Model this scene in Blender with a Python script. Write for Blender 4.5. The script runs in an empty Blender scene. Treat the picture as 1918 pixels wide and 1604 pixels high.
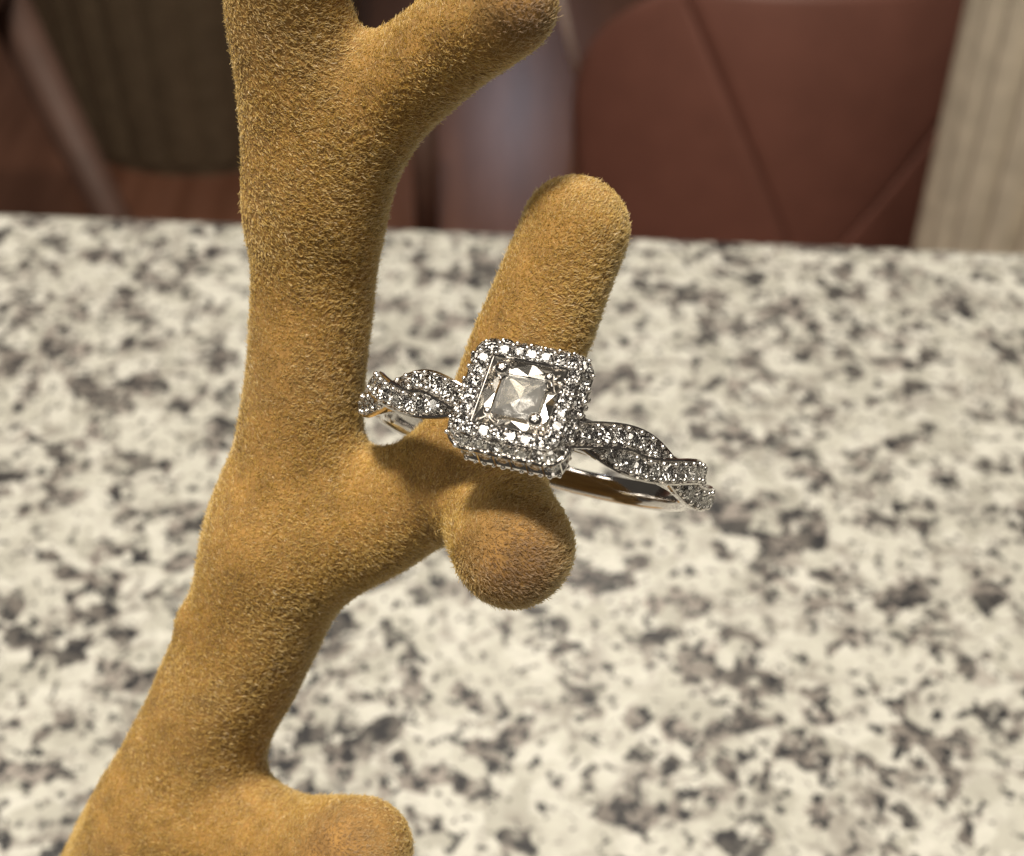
import bpy, math, random
import numpy as np
from mathutils import Vector, Matrix

random.seed(7)
rng = np.random.default_rng(11)
scene = bpy.context.scene
COL = scene.collection

# ------------------------------------------------------------------ camera
PITCH = math.radians(40.0)
CAM_H = 0.17
FPX, CX, CY = 2635.0, 959.0, 802.0
RIGHT = Vector((1, 0, 0))
FWD = Vector((0, math.cos(PITCH), -math.sin(PITCH)))
UP = Vector((0, math.sin(PITCH), math.cos(PITCH)))
CAM = Vector((0, 0, CAM_H))
cam_data = bpy.data.cameras.new("camera")
cam = bpy.data.objects.new("camera", cam_data)
COL.objects.link(cam)
cam.matrix_world = Matrix.Translation(CAM) @ Matrix((RIGHT, UP, -FWD)).transposed().to_4x4()
cam_data.sensor_width = 36.0
cam_data.lens = 36.0 * FPX / 1918.0
cam_data.clip_start = 0.002
cam_data.clip_end = 60.0
cam_data.dof.use_dof = True
cam_data.dof.focus_distance = 0.0765
cam_data.dof.aperture_fstop = 60.0
cam_data.dof.aperture_blades = 0
scene.camera = cam

# ------------------------------------------------------------------ world, lamps, exposure
world = bpy.data.worlds.new("World")
scene.world = world
world.use_nodes = True
bg = world.node_tree.nodes["Background"]
bg.inputs[0].default_value = (1.0, 0.88, 0.74, 1)
bg.inputs[1].default_value = 0.05

def lamp(name, loc, target, size, power, color=(1.0, 0.86, 0.68), size_y=None):
    d = bpy.data.lights.new(name, 'AREA')
    d.shape = 'DISK' if size_y is None else 'RECTANGLE'
    d.size = size
    if size_y is not None:
        d.size_y = size_y
    d.energy = power
    d.color = color
    o = bpy.data.objects.new(name, d)
    COL.objects.link(o)
    o.location = loc
    o.rotation_euler = (Vector(target) - Vector(loc)).to_track_quat('-Z', 'Y').to_euler()
    return o

SUBJ = (0.0, 0.06, 0.11)
WARM = (1.0, 0.91, 0.78)
lamp("key_lamp", (-0.12, -0.03, 1.02), SUBJ, 0.12, 16.5, WARM)
# added unseen lamps and soft panel, placed for sparkle in stones and fill
for (x, y, z, s, p) in [(-0.02, 0.26, 1.60, 0.24, 2.2), (-0.36, 0.68, 1.60, 0.24, 2.2), (-0.70, 0.40, 1.60, 0.24, 2.2), (-0.42, 0.00, 1.60, 0.24, 2.2), (0.36, -0.05, 1.60, 0.24, 1.5), (0.15, 0.85, 1.7, 0.24, 1.7), (-0.95, -0.05, 1.55, 0.24, 1.6),
                        (0.85, -0.35, 1.5, 0.26, 1.2), (-1.25, -0.30, 1.4, 0.26, 1.8), (0.20, -0.85, 1.5, 0.26, 1.6), (-0.75, -0.75, 1.5, 0.26, 1.8),
                        (1.0, 0.9, 1.6, 0.26, 3.0), (-1.0, 1.0, 1.6, 0.26, 2.4), (0.1, 1.7, 1.7, 0.26, 3.5), (-0.2, -1.5, 1.3, 0.30, 1.6)]:
    lamp("sparkle_lamp", (x, y, z), (x * 0.2, y * 0.2, 0), s * 1.4, p * 0.88, WARM)
lamp("sparkle_panel", (-0.25, -0.45, 1.75), SUBJ, 0.45, 2.2, WARM)  # added broad source for the stones to reflect
lamp("window_light", (0.0, 5.6, 0.95), (0.0, 2.1, -0.92), 0.20, 1.4, (0.80, 0.84, 1.0), 0.28)

scene.view_settings.view_transform = 'Standard'
scene.view_settings.look = 'None'
scene.view_settings.exposure = 0.10
scene.view_settings.gamma = 1.0
try:
    scene.cycles.caustics_reflective = False
    scene.cycles.caustics_refractive = False
    scene.cycles.max_bounces = 16
    scene.cycles.transmission_bounces = 14
    scene.cycles.glossy_bounces = 8
    scene.cycles.diffuse_bounces = 4
    scene.cycles.sample_clamp_indirect = 6.0
    scene.cycles.use_denoising = True
    scene.cycles.adaptive_threshold = 0.02
except Exception:
    pass

# ------------------------------------------------------------------ helpers
def P(px, py, d):
    """a point at depth d in front of the camera, from where it stands in the photograph"""
    return CAM + d * (FWD + (px - CX) / FPX * RIGHT - (py - CY) / FPX * UP)

def on_plane(px, py, z):
    r = FWD + (px - CX) / FPX * RIGHT - (py - CY) / FPX * UP
    return CAM + r * ((z - CAM.z) / r.z)

def mesh_obj(name, verts, faces, mat, parent=None, smooth=False, matrix=None):
    me = bpy.data.meshes.new(name)
    me.from_pydata([tuple(v) for v in verts], [], faces)
    me.update()
    if smooth:
        me.polygons.foreach_set("use_smooth", [True] * len(me.polygons))
    if mat:
        me.materials.append(mat)
    o = bpy.data.objects.new(name, me)
    COL.objects.link(o)
    if parent:
        o.parent = parent
    if matrix is not None:
        o.matrix_local = matrix
    return o

def tag(o, label=None, cat=None, group=None, kind=None):
    for k, v in (("label", label), ("category", cat), ("group", group), ("kind", kind)):
        if v:
            o[k] = v
    return o

def node_mat(name):
    m = bpy.data.materials.new(name)
    m.use_nodes = True
    nt = m.node_tree
    return m, nt, nt.nodes["Principled BSDF"]

def N(nt, typ, **kw):
    n = nt.nodes.new(typ)
    for k, v in kw.items():
        if k.startswith("i_"):
            key = k[2:]
            n.inputs[int(key) if key.isdigit() else key.replace("_", " ")].default_value = v
        else:
            setattr(n, k, v)
    return n

def ramp(nt, stops, src, interp='LINEAR'):
    r = nt.nodes.new("ShaderNodeValToRGB")
    r.color_ramp.interpolation = interp
    e = r.color_ramp.elements
    while len(e) < len(stops):
        e.new(0.5)
    for k, (p, c) in enumerate(stops):
        e[k].position = p
        e[k].color = (c, c, c, 1) if isinstance(c, (int, float)) else (*c, 1)
    nt.links.new(src, r.inputs[0])
    return r

def mix(nt, fac, a, b):
    m = nt.nodes.new("ShaderNodeMix")
    m.data_type = 'RGBA'
    for sock, v in ((m.inputs[0], fac), (m.inputs[6], a), (m.inputs[7], b)):
        if isinstance(v, bpy.types.NodeSocket):
            nt.links.new(v, sock)
        elif isinstance(v, (int, float)):
            sock.default_value = v
        else:
            sock.default_value = (*v, 1)
    return m.outputs[2]

def math_node(nt, op, a, b=None, clamp=False):
    m = nt.nodes.new("ShaderNodeMath")
    m.operation = op
    m.use_clamp = clamp
    for i, v in enumerate((a, b)):
        if v is None:
            continue
        if isinstance(v, bpy.types.NodeSocket):
            nt.links.new(v, m.inputs[i])
        else:
            m.inputs[i].default_value = v
    return m.outputs[0]

# ------------------------------------------------------------------ materials
def granite():
    m, nt, b = node_mat("granite")
    tc = N(nt, "ShaderNodeTexCoord")
    mp = N(nt, "ShaderNodeMapping")
    mp.inputs["Location"].default_value = (0.313, 0.127, 0)
    nt.links.new(tc.outputs["Object"], mp.inputs[0])
    v = mp.outputs[0]
    def noise(scale, detail=4.0, rough=0.55, dist=0.0, off=None):
        n = N(nt, "ShaderNodeTexNoise")
        n.inputs["Scale"].default_value = scale
        n.inputs["Detail"].default_value = detail
        n.inputs["Roughness"].default_value = rough
        n.inputs["Distortion"].default_value = dist
        if off:
            mm = N(nt, "ShaderNodeMapping")
            mm.inputs["Location"].default_value = off
            nt.links.new(v, mm.inputs[0])
            nt.links.new(mm.outputs[0], n.inputs["Vector"])
        else:
            nt.links.new(v, n.inputs["Vector"])
        return n
    # warped coordinates so that the grains are irregular
    wn = noise(260, 3)
    sub = N(nt, "ShaderNodeVectorMath", operation='SUBTRACT')
    nt.links.new(wn.outputs["Color"], sub.inputs[0]); sub.inputs[1].default_value = (0.5, 0.5, 0.5)
    sc = N(nt, "ShaderNodeVectorMath", operation='SCALE'); sc.inputs["Scale"].default_value = 0.0056
    nt.links.new(sub.outputs[0], sc.inputs[0])
    add = N(nt, "ShaderNodeVectorMath", operation='ADD')
    nt.links.new(v, add.inputs[0]); nt.links.new(sc.outputs[0], add.inputs[1])
    w = add.outputs[0]
    def voro(scale, feature='F1', smooth=None):
        n = N(nt, "ShaderNodeTexVoronoi", feature=feature)
        n.inputs["Scale"].default_value = scale
        nt.links.new(w, n.inputs["Vector"])
        return n
    blotch = noise(105, 3, 0.55, 0.5, (0.4, 0.2, 0.1)).outputs["Fac"]
    fine = noise(520, 3, 0.6, 0.3).outputs["Fac"]
    # interlocking crystals: pale feldspar, smoky quartz and dark grains, cell by cell
    vp = voro(255)
    sp = N(nt, "ShaderNodeSeparateColor"); nt.links.new(vp.outputs["Color"], sp.inputs[0])
    pick = math_node(nt, 'ADD', math_node(nt, 'MULTIPLY', sp.outputs[0], 0.42),
                     math_node(nt, 'ADD', math_node(nt, 'MULTIPLY', blotch, 0.75), math_node(nt, 'MULTIPLY', fine, 0.45)))
    pale = ramp(nt, [(0.0, (0.275, 0.270, 0.235)), (0.35, (0.345, 0.340, 0.300)), (1.0, (0.415, 0.410, 0.372))], sp.outputs[1]).outputs[0]
    pale = mix(nt, ramp(nt, [(0.45, 0.0), (0.72, 0.45)], fine).outputs[0], pale, (0.22, 0.215, 0.19))
    grey = ramp(nt, [(0.0, (0.050, 0.047, 0.044)), (0.45, (0.120, 0.107, 0.096)), (1.0, (0.215, 0.195, 0.175))], sp.outputs[2]).outputs[0]
    gmask = ramp(nt, [(0.84, 0.0), (0.90, 0.65), (0.96, 1.0)], pick).outputs[0]
    c = mix(nt, gmask, pale, grey)
    # grain boundary veins, broken up
    ve = voro(105, 'DISTANCE_TO_EDGE')
    line = ramp(nt, [(0.0, 1.0), (0.03, 0.7), (0.09, 0.0)], ve.outputs["Distance"]).outputs[0]
    brk = ramp(nt, [(0.48, 0.0), (0.58, 0.75)], noise(90, 2, 0.5, 0, (0.9, 0.5, 0)).outputs["Fac"]).outputs[0]
    c = mix(nt, math_node(nt, 'MULTIPLY', line, brk), c, (0.15, 0.135, 0.12))
    # black mica, ragged flecks gathered in the grey
    mica = math_node(nt, 'ADD', noise(430, 3, 0.66, 0.4, (0.11, 0.83, 0.2)).outputs["Fac"], math_node(nt, 'MULTIPLY', gmask, 0.085))
    mm = ramp(nt, [(0.580, 0.0), (0.612, 1.0)], mica).outputs[0]
    c = mix(nt, mm, c, (0.018, 0.018, 0.020))
    nt.links.new(c, b.inputs["Base Color"])
    b.inputs["Roughness"].default_value = 0.32
    b.inputs["Specular IOR Level"].default_value = 0.45
    return m

def wood_floor():
    m, nt, b = node_mat("floor_wood")
    tc = N(nt, "ShaderNodeTexCoord")
    mp = N(nt, "ShaderNodeMapping"); mp.inputs["Scale"].default_value = (9, 0.7, 1)
    nt.links.new(tc.outputs["Object"], mp.inputs[0])
    n = N(nt, "ShaderNodeTexNoise"); n.inputs["Scale"].default_value = 3; n.inputs["Detail"].default_value = 5
    nt.links.new(mp.outputs[0], n.inputs["Vector"])
    c = ramp(nt, [(0.3, (0.19, 0.080, 0.048)), (0.55, (0.27, 0.120, 0.075)), (0.75, (0.33, 0.155, 0.098))], n.outputs["Fac"]).outputs[0]
    nt.links.new(c, b.inputs["Base Color"])
    b.inputs["Roughness"].default_value = 0.25
    return m

def simple(name, col, rough, metallic=0.0, var=0.25, scale=30.0, bump=0.0):
    m, nt, b = node_mat(name)
    tc = N(nt, "ShaderNodeTexCoord")
    n = N(nt, "ShaderNodeTexNoise"); n.inputs["Scale"].default_value = scale; n.inputs["Detail"].default_value = 4
    nt.links.new(tc.outputs["Object"], n.inputs["Vector"])
    lo = tuple(max(0, x * (1 - var)) for x in col); hi = tuple(min(1, x * (1 + var)) for x in col)
    c = ramp(nt, [(0.3, lo), (0.7, hi)], n.outputs["Fac"]).outputs[0]
    nt.links.new(c, b.inputs["Base Color"])
    b.inputs["Roughness"].default_value = rough
    b.inputs["Metallic"].default_value = metallic
    if bump:
        bp = N(nt, "ShaderNodeBump"); bp.inputs["Strength"].default_value = bump; bp.inputs["Distance"].default_value = 0.0005
        nt.links.new(n.outputs["Fac"], bp.inputs["Height"]); nt.links.new(bp.outputs[0], b.inputs["Normal"])
    return m

M_GRANITE = granite()
M_FLOOR = wood_floor()
M_LEATHER = simple("brown_leather", (0.24, 0.104, 0.078), 0.5, var=0.08, scale=20)
M_CHAIRWOOD = simple("chair_wood", (0.125, 0.068, 0.050), 0.6, var=0.2, scale=25)
M_FLUTE = simple("fluted_plaster", (0.60, 0.54, 0.43), 0.6, var=0.15, scale=40)
M_TABLE = simple("fluted_table", (0.13, 0.098, 0.062), 0.5, var=0.15, scale=40)
M_PALEMETAL = simple("pale_metal", (0.62, 0.48, 0.42), 0.45, metallic=0.0, var=0.1)
M_GOLD = simple("white_gold", (0.80, 0.775, 0.75), 0.09, metallic=1.0, var=0.04, scale=900)
M_BEAD = simple("claw_white_gold", (0.84, 0.815, 0.785), 0.24, metallic=1.0, var=0.04, scale=900)
M_GOLD_CUT = simple("bright_cut_white_gold", (0.88, 0.85, 0.80), 0.10, metallic=1.0, var=0.05, scale=1500)
M_SKIN = simple("flock_backing", (0.195, 0.106, 0.028), 0.95, var=0.3, scale=700)

def diamond_mat():
    m, nt, b = node_mat("diamond")
    b.inputs["Base Color"].default_value = (0.97, 0.97, 0.96, 1)
    b.inputs["Roughness"].default_value = 0.0
    b.inputs["IOR"].default_value = 2.41
    b.inputs["Transmission Weight"].default_value = 1.0
    return m
M_DIAMOND = diamond_mat()
def center_mat():
    m, nt, b = node_mat("clouded_diamond")
    tc = N(nt, "ShaderNodeTexCoord")
    n = N(nt, "ShaderNodeTexNoise"); n.inputs["Scale"].default_value = 2200; n.inputs["Detail"].default_value = 4
    nt.links.new(tc.outputs["Object"], n.inputs["Vector"])
    b.inputs["Base Color"].default_value = (0.95, 0.94, 0.90, 1)
    nt.links.new(ramp(nt, [(0.35, 0.02), (0.7, 0.16)], n.outputs["Fac"]).outputs[0], b.inputs["Roughness"])
    b.inputs["IOR"].default_value = 2.3
    b.inputs["Transmission Weight"].default_value = 0.9
    return m
M_CENTER = center_mat()

def flock_mat():
    m = bpy.data.materials.new("ochre_flock")
    m.use_nodes = True
    nt = m.node_tree
    nt.nodes.clear()
    out = N(nt, "ShaderNodeOutputMaterial")
    h = N(nt, "ShaderNodeBsdfHairPrincipled")
    h.model = 'CHIANG'
    h.parametrization = 'COLOR'
    info = N(nt, "ShaderNodeHairInfo")
    c = ramp(nt, [(0.0, (0.42, 0.235, 0.036)), (0.35, (0.54, 0.335, 0.058)), (0.75, (0.63, 0.415, 0.090)), (0.93, (0.70, 0.52, 0.22)), (1.0, (0.84, 0.68, 0.40))], info.outputs["Random"]).outputs[0]
    wr = N(nt, "ShaderNodeAttribute"); wr.attribute_name = "pile_brown"
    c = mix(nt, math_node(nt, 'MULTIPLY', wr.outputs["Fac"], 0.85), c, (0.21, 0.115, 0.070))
    nt.links.new(c, h.inputs["Color"])
    h.inputs["Roughness"].default_value = 0.45
    h.inputs["Radial Roughness"].default_value = 0.6
    h.inputs["IOR"].default_value = 1.5
    h.inputs["Coat"].default_value = 0.0
    pb = N(nt, 'ShaderNodeBsdfPrincipled')
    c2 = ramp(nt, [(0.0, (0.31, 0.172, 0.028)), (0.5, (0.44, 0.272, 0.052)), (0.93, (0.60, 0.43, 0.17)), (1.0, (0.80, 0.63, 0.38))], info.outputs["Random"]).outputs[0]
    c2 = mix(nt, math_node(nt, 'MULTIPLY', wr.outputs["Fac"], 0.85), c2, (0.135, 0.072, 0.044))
    nt.links.new(c2, pb.inputs['Base Color'])
    pb.inputs['Roughness'].default_value = 0.5
    ms = N(nt, 'ShaderNodeMixShader')
    ms.inputs[0].default_value = 0.55
    nt.links.new(h.outputs[0], ms.inputs[1]); nt.links.new(pb.outputs[0], ms.inputs[2])
    nt.links.new(ms.outputs[0], out.inputs[0])
    return m
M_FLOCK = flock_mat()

# ------------------------------------------------------------------ setting: counter and floor
FLOOR_Z = -0.92
eL = on_plane(-900, 405 - 900 * 0.0391, 0.0)
eR = on_plane(2800, 480 + 882 * 0.0391, 0.0)
ed = (eR - eL).normalized()                       # along the far edge of the counter
en = Vector((-ed.y, ed.x, 0))                     # away from the camera

def build_counter():
    prof = [(-0.9, 0.0), (-0.0005, 0.0), (0.0020, -0.0008), (0.0043, -0.0026), (0.0055, -0.0055), (0.0055, -0.026), (0.0025, -0.030), (-0.9, -0.030)]
    vs, fs = [], []
    mid = (eL + eR) / 2
    for s in (-0.9, 0.9):
        for (o, z) in prof:
            vs.append(mid + ed * s + en * o + Vector((0, 0, z)))
    n = len(prof)
    for i in range(n):
        j = (i + 1) % n
        fs.append((i, i + n, j + n, j))
    fs.append(tuple(range(n))); fs.append(tuple(range(2 * n - 1, n - 1, -1)))
    o = mesh_obj("counter", vs, fs, M_GRANITE)
    tag(o, "speckled white, grey and black polished granite counter top", None, None, "structure")
build_counter()

def build_floor():
    s = 9.0
    o = mesh_obj("floor", [(-s, -s, FLOOR_Z), (s, -s, FLOOR_Z), (s, s, FLOOR_Z), (-s, s, FLOOR_Z)], [(0, 1, 2, 3)], M_FLOOR)
    tag(o, "dark reddish brown polished floor far below the counter", None, None, "structure")
build_floor()

# ------------------------------------------------------------------ velvet display branch
def spline(nodes, n=10):
    """Catmull-Rom through (point, radius) nodes"""
    a = np.array([[*p, r] for p, r in nodes])
    a = np.vstack([2 * a[0] - a[1], a, 2 * a[-1] - a[-2]])
    out = []
    for i in range(1, len(a) - 2):
        for t in np.linspace(0, 1, n, endpoint=False):
            out.append(0.5 * ((2 * a[i]) + (-a[i - 1] + a[i + 1]) * t + (2 * a[i - 1] - 5 * a[i] + 4 * a[i + 1] - a[i + 2]) * t * t
                              + (-a[i - 1] + 3 * a[i] - 3 * a[i + 1] + a[i + 2]) * t ** 3))
    out.append(a[-2])
    return np.array(out)

def limb(pts, n=5):
    return spline([(P(x, y, d), r * d / FPX) for x, y, r, d in pts], n)

foot = P(60, 1900, 0.108)
trunk_pts = [(P(x, y, d), r * d / FPX) for x, y, r, d in [
    (500, -420, 96, 0.0700), (516, -200, 104, 0.0735), (535, 0, 114, 0.0775), (566, 180, 120, 0.0805), (590, 360, 122, 0.0830), (587, 520, 113, 0.0850),
    (574, 680, 110, 0.0865), (560, 820, 114, 0.0880), (538, 950, 122, 0.0895), (508, 1080, 130, 0.0905), (457, 1210, 126, 0.0920),
    (400, 1330, 120, 0.0940), (345, 1450, 126, 0.0960), (272, 1600, 134, 0.0985)]]
tb = trunk_pts[-1][0]
trunk_pts += [(Vector((tb.x - 0.012, tb.y + 0.004, 0.055)), 0.0056), (Vector((tb.x - 0.018, tb.y + 0.008, 0.028)), 0.0066), (Vector((tb.x - 0.018, tb.y + 0.010, 0.006)), 0.0085)]
LIMBS = [
    spline(trunk_pts, 4),
    limb([(585, 380, 96, 0.0830), (690, 225, 96, 0.0805), (815, 105, 95, 0.0775), (948, 12, 94, 0.0745)]),
    limb([(530, 1010, 125, 0.0895), (650, 985, 120, 0.0888), (765, 938, 105, 0.0870), (880, 880, 94, 0.0850)]),
    limb([(880, 880, 94, 0.0850), (937, 770, 100, 0.0840), (1010, 600, 104, 0.0830), (1076, 432, 100, 0.0825)]),
    limb([(885, 890, 98, 0.0845), (930, 960, 106, 0.0810), (960, 1026, 112, 0.0770)]),
    limb([(390, 1540, 120, 0.0960), (540, 1598, 108, 0.0920), (675, 1592, 96, 0.0870)]),
]
BUMP_C = P(362, 1165, 0.0905); BUMP_R = 0.00085
PIT_C = P(343, 1192, 0.0885); PIT_R = 0.00050

def limb_dist(p, chain):
    """distance to a limb; exact near it, a bound on its box farther away"""
    lo_ = (chain[:, :3] - chain[:, 3:4]).min(0); hi_ = (chain[:, :3] + chain[:, 3:4]).max(0)
    out = np.linalg.norm(np.maximum(np.maximum(lo_ - p, p - hi_), 0), axis=1)
    near = out < 0.0045
    out = np.maximum(out, 0.0045)
    if near.any():
        out[near] = limb_exact(p[near], chain)
    return out

def limb_exact(p, chain):
    best = np.full(len(p), 1e9)
    for s in range(len(chain) - 1):
        a, ra, b_, rb = chain[s, :3], chain[s, 3], chain[s + 1, :3], chain[s + 1, 3]
        ab = b_ - a
        t = np.clip(((p - a) @ ab) / (ab @ ab), 0, 1)
        q = p - a
        d2 = np.einsum('ij,ij->i', q, q) - 2 * t * (q @ ab) + t * t * (ab @ ab)
        best = np.minimum(best, np.sqrt(np.maximum(d2, 0)) - (ra + (rb - ra) * t))
    return best

def smin(a, b, k):
    h = np.clip(k - np.abs(a - b), 0, None) / k
    return np.minimum(a, b) - h * h * h * k / 6.0

KS = [None, 0.0042, 0.0042, 0.0030, 0.0036, 0.0036]
def sdf(p):
    d = limb_dist(p, LIMBS[0])
    for c, k in zip(LIMBS[1:], KS[1:]):
        d = smin(d, limb_dist(p, c), k)
    # flared foot standing on the counter
    fx = p - np.array([trunk_pts[-1][0].x, trunk_pts[-1][0].y, 0.004])
    disc = np.maximum(np.sqrt(fx[:, 0] ** 2 + fx[:, 1] ** 2) - 0.030, np.abs(fx[:, 2]) - 0.0035)
    d = smin(d, disc, 0.012)
    # a lump of glue with a small pit on the left edge of the trunk
    d = smin(d, np.sqrt(((p - np.array(BUMP_C)) ** 2).sum(1)) - BUMP_R, 0.0016)
    pit = np.sqrt(((p - np.array(PIT_C)) ** 2).sum(1)) - PIT_R
    d = np.maximum(d, -pit)
    # slightly uneven dipped surface
    x, y, z = p[:, 0] * 1000, p[:, 1] * 1000, p[:, 2] * 1000
    d = d + 0.00005 * (np.sin(x * 0.9 + 0.4 * z) * np.sin(z * 0.7 + 1.3) + np.sin(y * 1.1 + x * 0.3)) * 0.8
    return d

def surface_nets(lo, hi, h):
    n = np.ceil((hi - lo) / h).astype(int) + 1
    gx, gy, gz = (lo[i] + h * np.arange(n[i]) for i in range(3))
    # coarse pass first so that the fine grid is evaluated near the surface only
    st = 6
    f = np.full(n, 1.0)
    cx, cy, cz = np.arange(0, n[0], st), np.arange(0, n[1], st), np.arange(0, n[2], st)
    G = np.stack(np.meshgrid(gx[np.minimum(cx + st // 2, n[0] - 1)], gy[np.minimum(cy + st // 2, n[1] - 1)], gz[np.minimum(cz + st // 2, n[2] - 1)], indexing='ij'), -1)
    dc = sdf(G.reshape(-1, 3)).reshape(G.shape[:3])
    near = np.abs(dc) < h * st * 1.25 + 0.0012
    full = np.repeat(np.repeat(np.repeat(near, st, 0), st, 1), st, 2)[:n[0], :n[1], :n[2]]
    sgn = np.repeat(np.repeat(np.repeat(dc, st, 0), st, 1), st, 2)[:n[0], :n[1], :n[2]]
    f = np.where(sgn > 0, 1.0, -1.0)
    idx = np.argwhere(full)
    pts = np.stack([gx[idx[:, 0]], gy[idx[:, 1]], gz[idx[:, 2]]], 1)
    f[full] = sdf(pts)
    s = f < 0
    c = [s[i:n[0] - 1 + i, j:n[1] - 1 + j, k:n[2] - 1 + k] for i in (0, 1) for j in (0, 1) for k in (0, 1)]
    cnt = sum(x.astype(np.int8) for x in c)
    act = (cnt > 0) & (cnt < 8)
    ids = np.full(act.shape, -1, int)
    cells = np.argwhere(act)
    ids[act] = np.arange(len(cells))
    acc = np.zeros((len(cells), 3)); num = np.zeros(len(cells))
    corners = [(i, j, k) for i in (0, 1) for j in (0, 1) for k in (0, 1)]
    for a in corners:
        for ax in range(3):
            if a[ax]:
                continue
            b_ = list(a); b_[ax] = 1
            ca, cb = cells + np.array(a), cells + np.array(b_)
            fa = f[ca[:, 0], ca[:, 1], ca[:, 2]]; fb = f[cb[:, 0], cb[:, 1], cb[:, 2]]
            cr = (fa < 0) != (fb < 0)
            t = np.where(cr, fa / np.where(cr, fa - fb, 1), 0)
            pos = cells + np.array(a, float)
            pos = pos.astype(float); pos[:, ax] += t
            acc[cr] += pos[cr]; num[cr] += 1
    verts = lo + h * acc / num[:, None]
    quads = []
    for ax in range(3):
        o1, o2 = (ax + 1) % 3, (ax + 2) % 3
        sl = [slice(None)] * 3; sl2 = [slice(None)] * 3
        sl[ax] = slice(0, n[ax] - 1); sl2[ax] = slice(1, n[ax])
        ch = s[tuple(sl)] != s[tuple(sl2)]
        e = np.argwhere(ch)
        e = e[(e[:, o1] > 0) & (e[:, o2] > 0) & (e[:, o1] < n[o1] - 1) & (e[:, o2] < n[o2] - 1)]
        q = []
        for d1, d2 in ((-1, -1), (0, -1), (0, 0), (-1, 0)):
            k = e.copy(); k[:, o1] += d1; k[:, o2] += d2
            q.append(ids[k[:, 0], k[:, 1], k[:, 2]])
        q = np.stack(q, 1)
        flip = ~s[e[:, 0], e[:, 1], e[:, 2]]
        q[flip] = q[flip][:, ::-1]
        quads.append(q)
    q = np.vstack(quads)
    q = q[(q >= 0).all(1)]
    return verts, q

def sdf_normal(p, e=0.00012):
    g = np.stack([sdf(p + np.eye(3)[i] * e) - sdf(p - np.eye(3)[i] * e) for i in range(3)], 1)
    return g / np.maximum(np.linalg.norm(g, axis=1, keepdims=True), 1e-9)

allp = np.vstack(LIMBS)
lo = (allp[:, :3] - allp[:, 3:4]).min(0) - 0.003
hi = (allp[:, :3] + allp[:, 3:4]).max(0) + 0.003
fxy = np.array(trunk_pts[-1][0])[:2]
lo[:2] = np.minimum(lo[:2], fxy - 0.033); hi[:2] = np.maximum(hi[:2], fxy + 0.033)
lo[2] = -0.001
SV, SQ = surface_nets(lo, hi, 0.00055)
nrm = sdf_normal(SV)
SV = SV - nrm * np.clip(sdf(SV), -0.0003, 0.0003)[:, None]
SV[:, 2] = np.maximum(SV[:, 2], 0.0002)
VN = sdf_normal(SV)
tree = mesh_obj("display_branch", SV, [tuple(int(i) for i in r) for r in SQ], M_SKIN, smooth=True)
tag(tree, "ochre velvet-flocked forked jewellery display branch holding the ring", "jewellery stand")

def noise3(p, freq, seed):
    r = np.random.default_rng(seed)
    out = np.zeros(len(p))
    for _ in range(7):
        k = r.normal(size=3); k = k / np.linalg.norm(k) * freq * r.uniform(0.6, 1.5)
        out += np.sin(p @ k + r.uniform(0, 6.28))
    return out / 3.7

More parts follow.
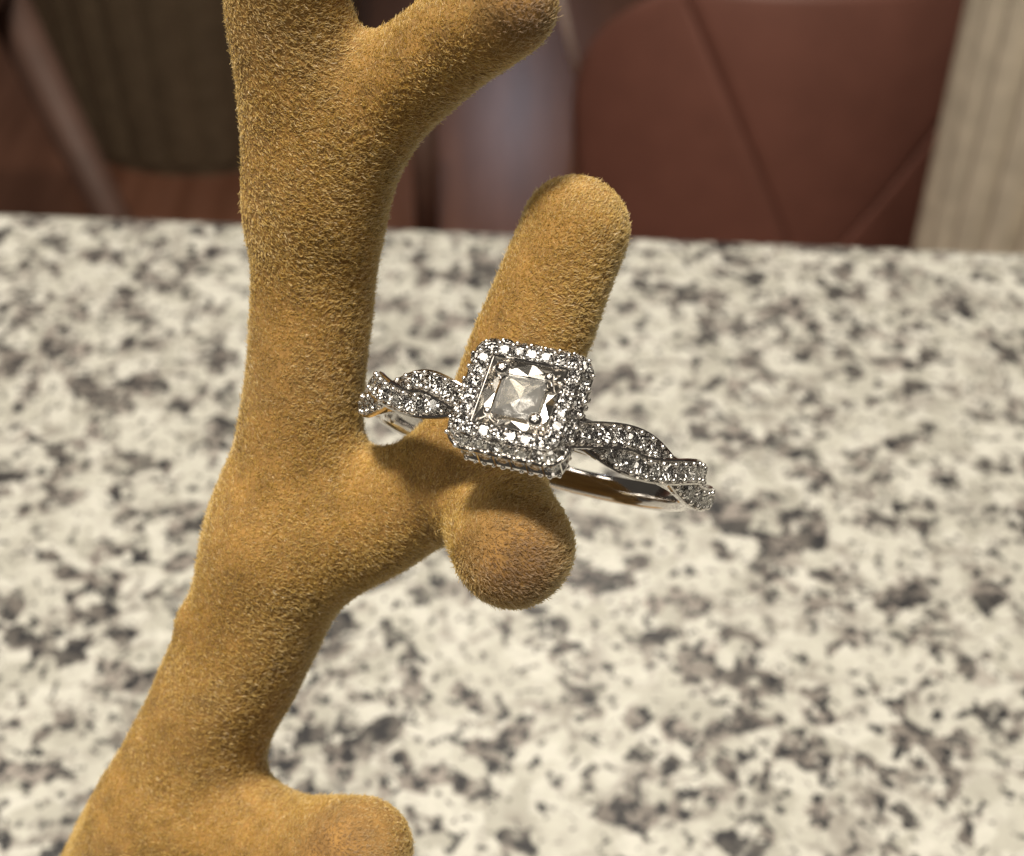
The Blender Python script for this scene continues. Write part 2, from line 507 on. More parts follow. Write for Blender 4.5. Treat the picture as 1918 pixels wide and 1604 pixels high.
def build_flock():
    tri = np.vstack([SQ[:, [0, 1, 2]], SQ[:, [0, 2, 3]]])
    a, b_, c = SV[tri[:, 0]], SV[tri[:, 1]], SV[tri[:, 2]]
    area = 0.5 * np.linalg.norm(np.cross(b_ - a, c - a), axis=1)
    mid = (a + b_ + c) / 3
    # full pile where the camera stands close, thinner lower down on the stand
    q = mid - np.array(CAM)
    dep = q @ np.array(FWD); py = CY - FPX * (q @ np.array(UP)) / dep; px = CX + FPX * (q @ np.array(RIGHT)) / dep
    inview = (py > -260) & (py < 1800) & (px > -150)
    dens = np.where(inview, 165e6, 14e6)
    cnt = rng.poisson(area * dens)
    t = np.repeat(np.arange(len(tri)), cnt)
    n = len(t)
    u = rng.random(n); v = rng.random(n); fl = u + v > 1; u[fl] = 1 - u[fl]; v[fl] = 1 - v[fl]
    p = a[t] + u[:, None] * (b_[t] - a[t]) + v[:, None] * (c[t] - a[t])
    keep = p[:, 2] > 0.0006
    qv = np.array(CAM) - p
    fn = VN[tri[:, 0]][t]
    keep &= (fn * qv).sum(1) / np.linalg.norm(qv, axis=1) > -0.6
    pit = np.linalg.norm(p - np.array(PIT_C), axis=1) < PIT_R * 1.05
    keep &= ~(pit & (rng.random(n) < 0.8))
    p = p[keep]; far = ~inview[t][keep]; n = len(p)
    nn = (VN[tri[:, 0]][t] * (1 - u - v)[:, None] + VN[tri[:, 1]][t] * u[:, None] + VN[tri[:, 2]][t] * v[:, None])[keep]
    nn /= np.linalg.norm(nn, axis=1, keepdims=True)
    R_, U_, B_ = np.array(RIGHT), np.array(UP), -np.array(FWD)
    ang = np.radians(38) + 0.75 * noise3(p, 260, 3) + 0.45 * noise3(p, 900, 4)
    comb = np.cos(ang)[:, None] * R_ + np.sin(ang)[:, None] * U_
    comb = comb - (comb * nn).sum(1, keepdims=True) * nn
    comb /= np.maximum(np.linalg.norm(comb, axis=1, keepdims=True), 1e-6)
    side = np.cross(nn, comb)
    lean = np.clip(1.12 + 0.20 * noise3(p, 500, 5) + rng.normal(0, 0.24, n), 0.2, 1.5)
    tw = rng.normal(0, 0.55, n)
    d0 = np.cos(tw)[:, None] * comb + np.sin(tw)[:, None] * side
    L = np.clip(rng.normal(0.00027, 0.00008, n), 0.00010, 0.0006) * np.where(far, 1.1, 1.0)
    stray = rng.random(n) < 0.03
    L = np.where(stray, L * 1.12, L)
    lean = np.where(stray, lean * 0.55, lean)
    curl = rng.normal(0, 0.5, n)
    pts = np.zeros((n, 3, 3))
    cur = p - nn * 0.00005
    pts[:, 0] = cur
    for k in range(1, 3):
        ln = lean * (0.55 + 0.38 * k)
        dd = np.cos(ln)[:, None] * nn + np.sin(ln)[:, None] * (d0 + side * (curl * (k - 1) * 0.9)[:, None])
        dd /= np.linalg.norm(dd, axis=1, keepdims=True)
        cur = cur + dd * (L / 2)[:, None]
        pts[:, k] = cur
    hc = bpy.data.hair_curves.new("flocking")
    hc.add_curves([3] * n)
    hc.position_data.foreach_set("vector", pts.reshape(-1).astype(np.float32))
    rad = hc.attributes.new("radius", 'FLOAT', 'POINT') if "radius" not in hc.attributes else hc.attributes["radius"]
    base = rng.uniform(0.000010, 0.000018, n) * np.where(far, 2.2, 1.0)
    rr = base[:, None] * np.array([1.0, 0.95, 0.5])
    rad.data.foreach_set("value", rr.reshape(-1).astype(np.float32))
    # pile coloured browner on the twig ends and in random patches
    pile_brown = np.zeros(n)
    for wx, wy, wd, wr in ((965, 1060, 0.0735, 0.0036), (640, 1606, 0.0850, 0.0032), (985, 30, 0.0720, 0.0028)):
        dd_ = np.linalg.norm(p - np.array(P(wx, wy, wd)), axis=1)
        pile_brown = np.maximum(pile_brown, np.clip(1.35 - dd_ / wr, 0, 1))
    pile_brown = pile_brown + 0.30 * np.clip(noise3(p, 330, 21) - 0.25, 0, 1) + rng.normal(0, 0.10, n)
    wa = hc.attributes.new("pile_brown", 'FLOAT', 'CURVE')
    wa.data.foreach_set("value", np.clip(pile_brown, 0, 1).astype(np.float32))
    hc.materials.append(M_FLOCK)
    o = bpy.data.objects.new("flocking", hc)
    COL.objects.link(o)
    o.parent = tree
    o["kind"] = "stuff"
    print("fibres", n, "tree verts", len(SV))
build_flock()

# ------------------------------------------------------------------ diamond ring
MM = 0.001
lx = Vector((0.963, -0.269, 0)); ly = Vector((0.269, 0.963, 0)); lz = Vector((0, 0, 1))
tilt, yaw = math.radians(9.0), math.radians(-7)
Bc = Matrix((lx, ly, lz)).transposed()            # ring frame in camera axes
Bc = Bc @ Matrix.Rotation(yaw, 3, 'Y') @ Matrix.Rotation(-tilt, 3, 'X')
Cam3 = Matrix((RIGHT, UP, -FWD)).transposed()
RING_M = Matrix.Translation(P(1003, 840, 0.0835)) @ (Cam3 @ Bc).to_4x4()
ring = bpy.data.objects.new("ring", None)
ring.empty_display_size = 0.005
COL.objects.link(ring)
ring.matrix_world = RING_M
tag(ring, "white metal ring with square diamond halo head and twisted pave shoulders", "ring")

def ico(sub=1):
    import bmesh
    bm = bmesh.new()
    bmesh.ops.create_icosphere(bm, subdivisions=sub, radius=1.0)
    v = [x.co.copy() for x in bm.verts]; f = [tuple(y.index for y in x.verts) for x in bm.faces]
    bm.free()
    return v, f
ICO_V, ICO_F = ico(2)

def beads(name, items, parent, matrix=None, mat=None):
    vs, fs = [], []
    for (c, r, nrm_) in items:
        o = len(vs)
        vs += [(c + v * r) * MM for v in ICO_V]
        fs += [tuple(i + o for i in f) for f in ICO_F]
    b = mesh_obj(name, vs, fs, mat or M_BEAD, parent, smooth=True, matrix=matrix)
    b["kind"] = "stuff"
    return b

def diamond_mesh():
    """single-cut stone, diameter 1: table and eight facets above, eight below"""
    vs, fs = [], []
    def ringv(r, z, n, off):
        k = len(vs)
        for i in range(n):
            a = 2 * math.pi * (i + off) / n
            vs.append((r * math.cos(a) * MM, r * math.sin(a) * MM, z * MM))
        return k
    T = ringv(0.335, 0.13, 8, 0.0)
    G = ringv(0.5, 0.012, 8, 0.0)
    H = ringv(0.5, -0.012, 8, 0.0)
    cu = len(vs); vs.append((0, 0, -0.42 * MM))
    fs.append(tuple(range(T, T + 8)))
    for i in range(8):
        j = (i + 1) % 8
        fs.append((T + i, G + i, G + j, T + j))
        fs.append((G + i, H + i, H + j, G + j))
        fs.append((H + i, cu, H + j))
    me = bpy.data.meshes.new("diamond")
    me.from_pydata(vs, [], fs)
    me.materials.append(M_DIAMOND)
    me.update()
    return me
DIA = diamond_mesh()

def place_diamond(pos, normal, dia, parent, tdir=None, jit=14.0):
    """pos in mm in the parent's frame"""
    z = Vector(normal).normalized()
    j = Vector((random.gauss(0, 1), random.gauss(0, 1), random.gauss(0, 1))) * math.tan(math.radians(jit)) * 0.6
    z = (z + j).normalized()
    q = z.to_track_quat('Z', 'Y').to_matrix()
    m = (q @ Matrix.Rotation(random.uniform(0, 6.28), 3, 'Z')).to_4x4()
    o = bpy.data.objects.new("diamond", DIA)
    COL.objects.link(o)
    o.parent = parent
    o.matrix_local = Matrix.Translation(Vector(pos) * MM) @ m @ Matrix.Scale(dia, 4)
    return o

# --- shank: plain polished band, thinner under the twisted shoulders
def build_shank():
    vs, fs = [], []
    nseg, prof_n = 160, 16
    for i in range(nseg):
        phi = 2 * math.pi * i / nseg
        c = math.cos(phi)
        back = min(1, max(0, (0.15 - c) / 0.5))          # 1 on the plain rear half
        ro = 9.72 + 0.42 * back
        ri = 9.0
        hw = 0.95 + 0.0 * back - 0.12 * max(0, -c)
        rc, th = (ro + ri) / 2, (ro - ri) / 2
        for k in range(prof_n):
            a = 2 * math.pi * k / prof_n
            ca, sa = math.cos(a), math.sin(a)
            ex = 0.55
            y = hw * math.copysign(abs(ca) ** ex, ca)
            r = rc + th * math.copysign(abs(sa) ** ex, sa)
            vs.append(Vector((r * math.sin(phi), y, r * c)) * MM)
    for i in range(nseg):
        for k in range(prof_n):
            a, b_ = i * prof_n + k, i * prof_n + (k + 1) % prof_n
            j = (i + 1) % nseg
            fs.append((a, j * prof_n + k, j * prof_n + (k + 1) % prof_n, b_))
    return mesh_obj("shank", vs, fs, M_GOLD, ring, smooth=True)
build_shank()

def strand(side, k):
    """one of the two pave strands that twist round each other on a shoulder"""
    PH0, PH1 = math.radians(13), math.radians(98)
    cross = math.radians(35)
    def at(ph):
        psi = math.pi * (ph - math.radians(20)) / cross
        fade = min(1, max(0, (math.radians(114) - ph) / math.radians(18)))
        y = k * 0.62 * math.sin(psi) * (0.35 + 0.65 * fade)
        r = 10.06 + k * 0.36 * math.cos(psi) - 0.45 * max(0.0, (ph - math.radians(86)) / math.radians(12)) ** 2
        return Vector((side * r * math.sin(ph), y, r * math.cos(ph)))
    n = 64
    prof = [(-0.74, 0.02), (-0.71, 0.22), (-0.61, 0.25), (-0.52, 0.05), (-0.24, -0.13), (0.24, -0.13), (0.52, 0.05), (0.61, 0.25), (0.71, 0.22), (0.74, 0.02), (0.58, -0.46), (-0.58, -0.46)]
    vs, fs = [], []
    frames = []
    for i in range(n + 1):
        t = i / n
        ph = PH0 + (PH1 - PH0) * t
        p = at(ph)
        T = (at(ph + 0.01) - at(ph - 0.01)).normalized()
        rad = Vector((side * math.sin(ph), 0, math.cos(ph)))
        Nn = (rad - T * rad.dot(T)).normalized()
        Bn = T.cross(Nn)
        # each strand rolls outwards a little as it crosses over
        roll = k * 0.22 * math.sin(math.pi * (ph - math.radians(20)) / cross)
        Nr = (Nn + Vector((0, 1, 0)) * roll).normalized()
        Nr = (Nr - T * Nr.dot(T)).normalized(); Br = T.cross(Nr)
        w = 1.0 - 0.35 * max(0, (t - 0.88) / 0.12)
        frames.append((p, T, Nr, Br, w))
        for (b_, h) in prof:
            vs.append((p + Br * b_ * w + Nr * h) * MM)
    m = len(prof)
    for i in range(n):
        for j in range(m):
            q = (i * m + j, (i + 1) * m + j, (i + 1) * m + (j + 1) % m, i * m + (j + 1) % m)
            fs.append(q if side * 1 > 0 else q[::-1])
    fs.append(tuple(range(m))); fs.append(tuple(range((n + 1) * m - 1, n * m - 1, -1)))
    o = mesh_obj("shoulder_strand", vs, fs, M_GOLD, ring)
    # stones in two staggered rows
    pts = [f[0] for f in frames]
    acc = [0.0]
    for i in range(n):
        acc.append(acc[-1] + (pts[i + 1] - pts[i]).length)
    def frame_at(s):
        i = max(0, min(n - 1, int(np.searchsorted(acc, s)) - 1))
        u = (s - acc[i]) / max(1e-6, acc[i + 1] - acc[i])
        f, g = frames[i], frames[i + 1]
        return [f[q].lerp(g[q], u) for q in range(4)] + [f[4]]
    step = 0.64
    bd = []
    s = 0.5; r = 0
    tot = acc[-1]
    nrow = int((tot - 0.6) / step)
    step = (tot - 0.7) / round((tot - 0.7) / 0.86)
    nrow = int(round((tot - 0.7) / step)) + 1
    for i in range(nrow):
        s = 0.35 + i * step
        p, T, Nn, Bn, w = frame_at(s)
        place_diamond(p + Nn * 0.29, Nn, 0.92 * (0.5 + 0.5 * w), o)
        if i == nrow - 1:
            continue
        # a pair of claws between neighbouring stones
        p2, T2, N2, B2, w2 = frame_at(min(tot, s + step * 0.5))
        for e in (-1, 1):
            bd.append((p2 + B2 * (e * 0.43 * w2) + N2 * 0.34, random.uniform(0.14, 0.18), N2))
    beads("claw_beads", bd, o)
    return o
for side in (-1, 1):
    for k in (1, -1):
        strand(side, k)

# --- head: square halo on a pierced gallery, bright-cut tray and centre stone
HEAD_M = Matrix.Translation(Vector((0, 0.0, 9.55)) * MM) @ Matrix.Rotation(math.radians(-16), 4, 'X') @ Matrix.Rotation(math.radians(-9), 4, 'Y') @ Matrix.Translation(Vector((0, 0, 2.35)) * MM)

def rrect(a, r, n_side=14, n_corner=7):
    """points and outward normals round a rounded square of half-width a"""
    pts = []
    for q in range(4):
        rot = Matrix.Rotation(q * math.pi / 2, 2)
        for i in range(n_side):
            y = -(a - r) + 2 * (a - r) * i / n_side
            pts.append((rot @ Vector((a, y)), rot @ Vector((1, 0))))
        for i in range(n_corner):
            t = math.pi / 2 * i / n_corner
            pts.append((rot @ Vector((a - r + r * math.cos(t), a - r + r * math.sin(t))), rot @ Vector((math.cos(t), math.sin(t)))))
    return pts

def rr_at(a, r, s):
    """point and normal at arc length s round the rounded square"""
    side = 2 * (a - r); arc = math.pi / 2 * r
    per = 4 * (side + arc)
    s = s % per
    q = int(s // (side + arc)); s -= q * (side + arc)
    rot = Matrix.Rotation(q * math.pi / 2, 2)
    if s < side:
        return rot @ Vector((a, -(a - r) + s)), rot @ Vector((1, 0))
    t = (s - side) / r
    return rot @ Vector((a - r + r * math.cos(t), a - r + r * math.sin(t))), rot @ Vector((math.cos(t), math.sin(t)))

def rr_per(a, r):
    return 4 * (2 * (a - r) + math.pi / 2 * r)

def sweep_rr(a, r, prof):
    pts = rrect(a, r)
    vs, fs = [], []
    for p, nn_ in pts:
        for (o, z) in prof:
            vs.append(Vector((p.x + nn_.x * o, p.y + nn_.y * o, z)) * MM)
    n, m = len(pts), len(prof)
    for i in range(n):
        for j in range(m):
            fs.append((i * m + j, ((i + 1) % n) * m + j, ((i + 1) % n) * m + (j + 1) % m, i * m + (j + 1) % m))
    return vs, fs

A0, R0 = 2.44, 0.34
def build_head():
    prof = [(-0.46, -0.70), (-0.46, 0.10), (-0.40, 0.17), (-0.33, 0.12), (-0.29, -0.14), (0.25, -0.14), (0.30, 0.10), (0.36, 0.13), (0.42, 0.06),
            (0.36, -0.22), (0.64, -0.66), (0.80, -0.62), (0.88, -0.68), (0.86, -0.80), (0.50, -0.86)]
    v, f = sweep_rr(A0, R0, prof)
    halo = mesh_obj("halo_setting", v, f, M_GOLD, ring, matrix=HEAD_M)
    bd = []
    # upper row
    per = rr_per(A0, R0); n1 = int(per / 0.74)
    for i in range(n1):
        p, nn_ = rr_at(A0, R0, per * i / n1)
        place_diamond((p.x, p.y, 0.10), (nn_.x * 0.10, nn_.y * 0.10, 1), 0.70, halo)
        p, nn_ = rr_at(A0, R0, per * (i + 0.5) / n1)
        bd.append((Vector((p.x + nn_.x * 0.30, p.y + nn_.y * 0.30, 0.15)), random.uniform(0.11, 0.15), None))
        bd.append((Vector((p.x - nn_.x * 0.33, p.y - nn_.y * 0.33, 0.17)), random.uniform(0.08, 0.11), None))
    # sloping outer row
    per = rr_per(A0 + 0.6, R0 + 0.6); n2 = int(per / 0.76)
    for i in range(n2):
        p, nn_ = rr_at(A0 + 0.62, R0 + 0.6, per * i / n2)
        place_diamond((p.x, p.y, -0.20), (nn_.x * 0.85, nn_.y * 0.85, 0.55), 0.72, halo)
        p, nn_ = rr_at(A0 + 0.62, R0 + 0.6, per * (i + 0.5) / n2)
        bd.append((Vector((p.x + nn_.x * 0.24, p.y + nn_.y * 0.24, -0.52)), random.uniform(0.11, 0.15), None))
    beads("claw_beads", bd, halo)

    # gallery below: recessed wall, posts, lower rail, a row of small stones
    prof = [(0.52, -0.84), (0.20, -0.96), (0.20, -2.55), (0.40, -2.67), (0.44, -2.80), (0.36, -2.95), (-0.20, -3.0), (-0.25, -0.84)]
    v, f = sweep_rr(A0, R0, prof)
    gal = mesh_obj("gallery", v, f, M_GOLD, ring, matrix=HEAD_M)
    per = rr_per(A0 + 0.3, R0 + 0.3); n3 = int(per / 0.86)
    bd = []
    for i in range(n3):
        p, nn_ = rr_at(A0 + 0.46, R0 + 0.46, rr_per(A0 + 0.46, R0 + 0.46) * i / n3)
        place_diamond((p.x, p.y, -1.72), (nn_.x, nn_.y, 0.05), 0.84, gal, jit=4)
        p, nn_ = rr_at(A0 + 0.40, R0 + 0.40, rr_per(A0 + 0.40, R0 + 0.40) * (i + 0.5) / n3)
        tx = Vector((-nn_.y, nn_.x)); w, d = 0.06, 0.10
        vs = [Vector((p.x + tx.x * a * w + nn_.x * b_ * d, p.y + tx.y * a * w + nn_.y * b_ * d, z)) * MM for z in (-0.80, -2.72) for a, b_ in ((-1, -1), (1, -1), (0.7, 1), (-0.7, 1))]
        mesh_obj("post", vs, [(0, 1, 2, 3), (7, 6, 5, 4), (0, 4, 5, 1), (1, 5, 6, 2), (2, 6, 7, 3), (3, 7, 4, 0)], M_GOLD, gal)
    per = rr_per(A0 + 0.4, R0 + 0.4); n4 = int(per / 0.50)
    for i in range(n4):
        p, nn_ = rr_at(A0 + 0.42, R0 + 0.42, per * i / n4)
        bd.append((Vector((p.x, p.y, -2.81 + random.uniform(-0.04, 0.04))), random.uniform(0.12, 0.18), None))
    beads("claw_beads", bd, gal)

    # basket joining head and shank
    vs, fs = [], []
    rings = [(2.1, -2.9, 2.1), (1.9, -3.0, 1.7), (1.4, -3.15, 1.15), (1.2, -3.4, 0.9)]
    for (a, z, b_) in rings:
        for p, nn_ in rrect(1.0, 0.4, 4, 4):
            vs.append(Vector((p.x * a, p.y * b_, z)) * MM)
    n = len(rrect(1.0, 0.4, 4, 4))
    for k in range(len(rings) - 1):
        for i in range(n):
            j = (i + 1) % n
            fs.append((k * n + i, (k + 1) * n + i, (k + 1) * n + j, k * n + j))
    fs.append(tuple(range(n))); fs.append(tuple(range(len(rings) * n - 1, (len(rings) - 1) * n - 1, -1)))
    mesh_obj("basket", vs, fs, M_GOLD, ring, matrix=HEAD_M)

    # bright-cut tray
    vs, fs = [], []
    O, I = 2.02, 1.36
    zo, zi, zm = 0.02, -0.44, -0.24
    for q in range(4):
        rot = Matrix.Rotation(q * math.pi / 2, 2)
        def V(x, y, z):
            p = rot @ Vector((x, y)); vs.append(Vector((p.x, p.y, z)) * MM); return len(vs) - 1
        a = V(O, -O, zo); m1 = V(O, -0.15, zo - 0.10); b_ = V(O, O, zo)
        c = V(I, I, zi); d = V(I, -I, zi)
        e = V((O + I) / 2 + 0.05, -0.75, zm - 0.16); g = V((O + I) / 2 + 0.05, 0.70, zm - 0.12); h = V(I, -0.05, zi + 0.16)
        fs += [(a, m1, e), (m1, h, e), (h, d, e), (d, a, e), (m1, b_, g), (b_, c, g), (c, h, g), (h, m1, g)]
        # little wall inside the halo
        a2 = V(O, -O, 0.14); b2 = V(O, O, 0.14)
        fs.append((a, a2, b2, b_)) if False else None
    tray = mesh_obj("bright_cut_tray", vs, fs, M_GOLD_CUT, halo)
    bars = []
    for q in range(4):
        rot = Matrix.Rotation(q * math.pi / 2, 2)
        def box(x0, x1, y0, y1, z0, z1):
            o = len(vs2)
            for z in (z0, z1):
                for (x, y) in ((x0, y0), (x1, y0), (x1, y1), (x0, y1)):
                    p = rot @ Vector((x, y)); vs2.append(Vector((p.x, p.y, z)) * MM)
            fs2.extend([tuple(o + i for i in t) for t in ((0, 3, 2, 1), (4, 5, 6, 7), (0, 1, 5, 4), (1, 2, 6, 5), (2, 3, 7, 6), (3, 0, 4, 7))])
        vs2, fs2 = [], []
        box(1.94, 2.03, -1.92, 2.02, -0.6, 0.06)
        mesh_obj("tray_wall", vs2, fs2, M_GOLD, halo)

    # centre stone, princess cut
    vs, fs = [], []
    def sq(a, z, c=0.0):
        k = len(vs)
        for q in range(4):
            rot = Matrix.Rotation(q * math.pi / 2, 2)
            p = rot @ Vector((a, a)); vs.append(Vector((p.x, p.y, z)) * MM)
        return k
    t = sq(0.96, 0.02); g = sq(1.20, -0.14); g2 = sq(1.20, -0.19)
    mids = []
    for q in range(4):
        rot = Matrix.Rotation(q * math.pi / 2 + math.pi / 2, 2)
        p = rot @ Vector((0.66, 0.0)); mids.append(len(vs)); vs.append(Vector((p.x, p.y, -0.38)) * MM)
    cu = len(vs); vs.append(Vector((0.04, -0.03, -0.58)) * MM)
    fs.append((t, t + 1, t + 2, t + 3))
    for q in range(4):
        r_ = (q + 1) % 4
        fs += [(t + q, g + q, t + r_), (g + q, g + r_, t + r_), (g + q, g2 + q, g2 + r_, g + r_), (g2 + q, mids[q], g2 + r_), (g2 + q, cu, mids[q]), (mids[q], cu, g2 + r_)]
    mesh_obj("center_stone", vs, fs, M_CENTER, halo)
    mesh_obj("stone_seat", [Vector((x * 1.40, y * 1.40, -0.60)) * MM for x, y in ((-1, -1), (1, -1), (1, 1), (-1, 1))], [(0, 1, 2, 3)], M_GOLD_CUT, halo)
    # corner prongs: a rounded claw on a short post
    for (sx, sy, r) in ((-1, 1, 0.44), (1, 1, 0.28), (1, -1, 0.44), (-1, -1, 0.24)):
        v2 = [Vector((sx * 1.28 + v.x * r, sy * 1.28 + v.y * r, 0.16 + v.z * r * 0.85)) * MM for v in ICO_V]
        o = len(v2); f2 = list(ICO_F)
        for z in (0.15, -0.6):
            for i in range(8):
                a = i * math.pi / 4
                v2.append(Vector((sx * 1.28 + 0.75 * r * math.cos(a), sy * 1.28 + 0.75 * r * math.sin(a), z)) * MM)
        for i in range(8):
            j = (i + 1) % 8
            f2.append((o + i, o + 8 + i, o + 8 + j, o + j))
        mesh_obj("prong", v2, f2, M_GOLD, halo, smooth=True)
build_head()

# ------------------------------------------------------------------ things on the floor behind the counter
def tube(a, b_, ra, rb, seg=14):
    a, b_ = Vector(a), Vector(b_)
    ax = (b_ - a).normalized()
    x = ax.orthogonal().normalized(); y = ax.cross(x)
    vs, fs = [], []
    for c, r in ((a, ra), (b_, rb)):
        for i in range(seg):
            t = 2 * math.pi * i / seg
            vs.append(c + (x * math.cos(t) + y * math.sin(t)) * r)
    for i in range(seg):
        j = (i + 1) % seg
        fs.append((i, j, seg + j, seg + i))
    fs.append(tuple(range(seg - 1, -1, -1))); fs.append(tuple(range(seg, 2 * seg)))
    return vs, fs

def root(name, loc, label, cat, group=None):
    o = bpy.data.objects.new(name, None)
    COL.objects.link(o)
    o.location = loc
    return tag(o, label, cat, group)

def local(vs, loc):
    return [Vector(v) - Vector(loc) for v in vs]

def fluted(name, c, r_bot, r_top, h, nfl, depth, mat, parent, base_h=0.0):
    """fluted drum standing at c"""
    vs, fs = [], []
    nper = 8
    n = nfl * nper
    zs = np.linspace(0, 1, 7)
    for z in zs:
        r0 = r_bot + (r_top - r_bot) * z
        for i in range(n):
            t = 2 * math.pi * i / n
            ph = (i % nper) / nper
            r = r0 - depth * (1 - abs(math.sin(math.pi * ph)))
            vs.append(Vector((r * math.cos(t), r * math.sin(t), base_h + z * (h - base_h))))
    for k in range(len(zs) - 1):
        for i in range(n):
            j = (i + 1) % n
            fs.append((k * n + i, k * n + j, (k + 1) * n + j, (k + 1) * n + i))
    fs.append(tuple(range(n - 1, -1, -1))); fs.append(tuple(range((len(zs) - 1) * n, len(zs) * n)))
    return mesh_obj(name, vs, fs, mat, parent, smooth=False)

def disc(name, r, z0, z1, mat, parent, n=64):
    vs = [Vector((r * math.cos(2 * math.pi * i / n), r * math.sin(2 * math.pi * i / n), z)) for z in (z0, z1) for i in range(n)]
    fs = [(i, (i + 1) % n, n + (i + 1) % n, n + i) for i in range(n)] + [tuple(range(n - 1, -1, -1)), tuple(range(n, 2 * n))]
    return mesh_obj(name, vs, fs, mat, parent)

# fluted pedestal table in the shade, left
pc = on_plane(345, 352, FLOOR_Z)
tl = Vector((pc.x, pc.y + 0.27, FLOOR_Z))
t = root("pedestal_table", tl, "dark fluted round pedestal table base in shade left of the branch", "table")
fluted("pedestal", None, 0.245, 0.275, 0.70, 26, 0.009, M_TABLE, t, 0.02)
disc("foot_plate", 0.235, 0.0, 0.02, M_TABLE, t)
disc("table_top", 0.42, 0.70, 0.735, M_TABLE, t)

# pale fluted drum at the right edge
dl = P(2128, 232, 1.28)
dl = Vector((dl.x, dl.y, FLOOR_Z))
t = root("fluted_drum", dl, "pale beige fluted drum at the right edge behind the counter", "pedestal")
fluted("drum", None, 0.170, 0.170, 0.72, 28, 0.016, M_FLUTE, t, 0.03)
disc("foot_plate", 0.165, 0.0, 0.03, M_FLUTE, t)
disc("drum_top", 0.176, 0.72, 0.745, M_FLUTE, t)

# brown leather tub chair: three panels with a V of seams, seen from behind
def build_chair():
    d0 = 1.55
    cpt = P(1518, 250, d0)
    base = Vector((cpt.x, cpt.y + 0.25, FLOOR_Z))
    t = root("leather_chair", base, "brown leather tub chair with V seams, beyond the counter at right", "chair")
    W, ztop, zbot = 0.275, 0.485, 0.10
    RAD = 0.30
    def surf(u, v, off=0.0):
        """u -1..1 across, v 0..1 up"""
        w = 1.0
        # rounded top corners
        e = min(1.0, max(0.0, (v - 0.40) / 0.60))
        w = 0.25 + 0.75 * math.sqrt(max(0.0, 1 - e * e)) if u < 0 else 1.0 - 0.12 * e ** 3
        x = W * u * w
        ang = x / RAD * 1.0
        flare = 0.05 * v
        return Vector((math.sin(ang) * (RAD + flare + off), -math.cos(ang) * (RAD + flare + off) + RAD - 0.25 + 0.05 + 0.035 * (v ** 3), zbot + (ztop - zbot) * v))
    def vl(v):  # V seam positions
        e = min(1.0, max(0.0, (v - 0.40) / 0.60))
        wl = 0.25 + 0.75 * math.sqrt(max(0.0, 1 - e * e))
        a = 0.135 - 0.62 * v
        return (max(-0.97, a / wl) if a < 0 else a, 0.10 + 0.855 * v)
    def panel(name, f0, f1, off, nu=16, nv=44):
        vs, fs = [], []
        for layer in (0, 1):
            for j in range(nv + 1):
                v = j / nv
                for i in range(nu + 1):
                    s = i / nu
                    u = f0(v) + (f1(v) - f0(v)) * s
                    edge = min(s, 1 - s) * nu
                    puff = off + 0.0015 * (1 - math.exp(-edge * 1.2)) * (1 - math.exp(-(1 - v) * nv * 0.5))
                    vs.append(surf(u, v, puff if layer == 0 else -0.05))
        n = nu + 1; L = n * (nv + 1)
        for j in range(nv):
            for i in range(nu):
                q = (j * n + i, j * n + i + 1, (j + 1) * n + i + 1, (j + 1) * n + i)
                fs.append(q); fs.append(tuple(L + x for x in reversed(q)))
        for i in range(nu):
            fs.append((i + 1, i, L + i, L + i + 1)); k = nv * n; fs.append((k + i, k + i + 1, L + k + i + 1, L + k + i))
        for j in range(nv):
            fs.append((j * n, (j + 1) * n, L + (j + 1) * n, L + j * n)); fs.append(((j + 1) * n + nu, j * n + nu, L + j * n + nu, L + (j + 1) * n + nu))
        return mesh_obj(name, vs, fs, M_LEATHER, t, smooth=True)
    panel("back_panel", lambda v: -1.0, lambda v: vl(v)[0] - 0.0005, 0.0)
    panel("back_panel", lambda v: vl(v)[0] + 0.0005, lambda v: vl(v)[1] - 0.0005, -0.001)
    panel("back_panel", lambda v: vl(v)[1] + 0.0005, lambda v: 1.0, 0.0)
    # seat cushion
    vs, fs = [], []
    for z, r in ((0.14, 0.17), (0.155, 0.19), (0.215, 0.19), (0.235, 0.17)):
        for i in range(32):
            a = 2 * math.pi * i / 32
            vs.append(Vector((r * math.cos(a), 0.12 + r * math.sin(a), z)))
    for k in range(3):
        for i in range(32):
            j = (i + 1) % 32
            fs.append((k * 32 + i, k * 32 + j, (k + 1) * 32 + j, (k + 1) * 32 + i))
    fs.append(tuple(range(31, -1, -1))); fs.append(tuple(range(96, 128)))
    mesh_obj("seat", vs, fs, M_LEATHER, t, smooth=True)
    for sx in (-1, 1):
        for y in (-0.05, 0.26):
            v, f = tube((sx * 0.13, y, 0.15), (sx * 0.18, y, 0.0), 0.018, 0.012)
            mesh_obj("leg", v, f, M_CHAIRWOOD, t)
build_chair()

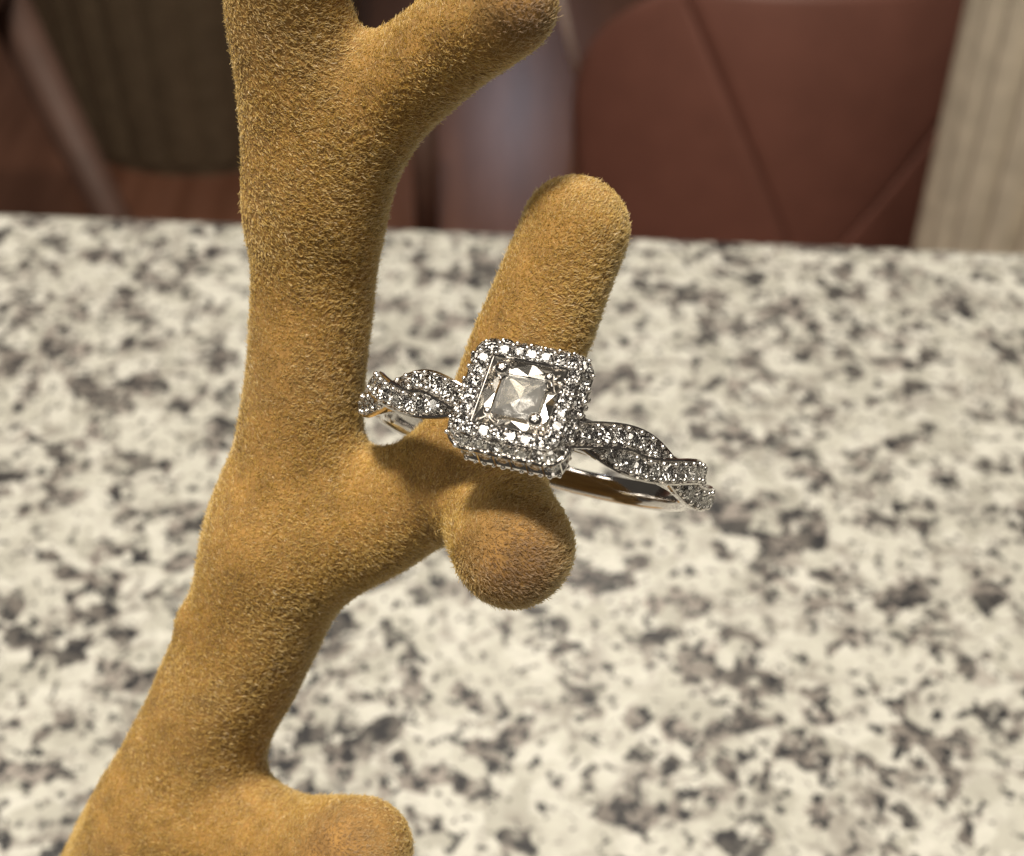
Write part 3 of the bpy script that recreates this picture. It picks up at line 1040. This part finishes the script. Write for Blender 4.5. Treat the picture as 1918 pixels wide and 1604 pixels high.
# wooden chair whose splayed leg crosses the top left corner
def build_wood_chair():
    d = 1.30
    top = P(-25, -70, d * 1.0); foot_ = P(218, 425, 1.42)
    base = Vector((top.x - 0.18, top.y, FLOOR_Z))
    t = root("wooden_chair", base, "reddish brown wooden chair, its splayed leg crossing the top left corner", "chair")
    z_seat = top.z
    dirv = (foot_ - top).normalized()
    end = top + dirv * ((FLOOR_Z - top.z) / dirv.z)
    def leg(a, b_):
        v, f = tube(a, b_, 0.022, 0.0115)
        mesh_obj("leg", local(v, base), f, M_CHAIRWOOD, t, smooth=True)
    leg(top, end)
    off = Vector((-0.36, 0, 0)); offy = Vector((0, -0.36, 0))
    mir = Vector((-(end - top).x, (end - top).y, (end - top).z))
    leg(top + off, top + off + mir)
    miry = Vector(((end - top).x, -(end - top).y, (end - top).z))
    leg(top + offy, top + offy + miry); leg(top + off + offy, top + off + offy + Vector((mir.x, miry.y, mir.z)))
    x0, x1, y0, y1 = top.x - 0.40, top.x + 0.03, top.y - 0.40, top.y + 0.03
    vs = [Vector((x, y, z)) for z in (top.z - 0.01, top.z + 0.03) for x, y in ((x0, y0), (x1, y0), (x1, y1), (x0, y1))]
    mesh_obj("seat", local(vs, base), [(3, 2, 1, 0), (4, 5, 6, 7), (0, 1, 5, 4), (1, 2, 6, 5), (2, 3, 7, 6), (3, 0, 4, 7)], M_CHAIRWOOD, t)
build_wood_chair()

# slim side chair behind the branch: brown front post and a pale rear leg
def build_side_chair():
    a_foot = on_plane(1092, 182, FLOOR_Z)
    a_top = P(1040, -40, 2.20)
    b_foot = on_plane(800, 470, FLOOR_Z)
    base = (a_foot + b_foot) / 2; base.z = FLOOR_Z
    t = root("side_chair", base, "slim side chair between the branch and the leather chair, pale leg showing", "chair")
    v, f = tube(a_top, a_foot, 0.0075, 0.0060); mesh_obj("leg", local(v, base), f, M_PALEMETAL, t, smooth=True)
    b_top = P(792, 175, 1.83)
    v, f = tube(b_top, b_foot, 0.019, 0.016); mesh_obj("leg", local(v, base), f, M_CHAIRWOOD, t, smooth=True)
build_side_chair()
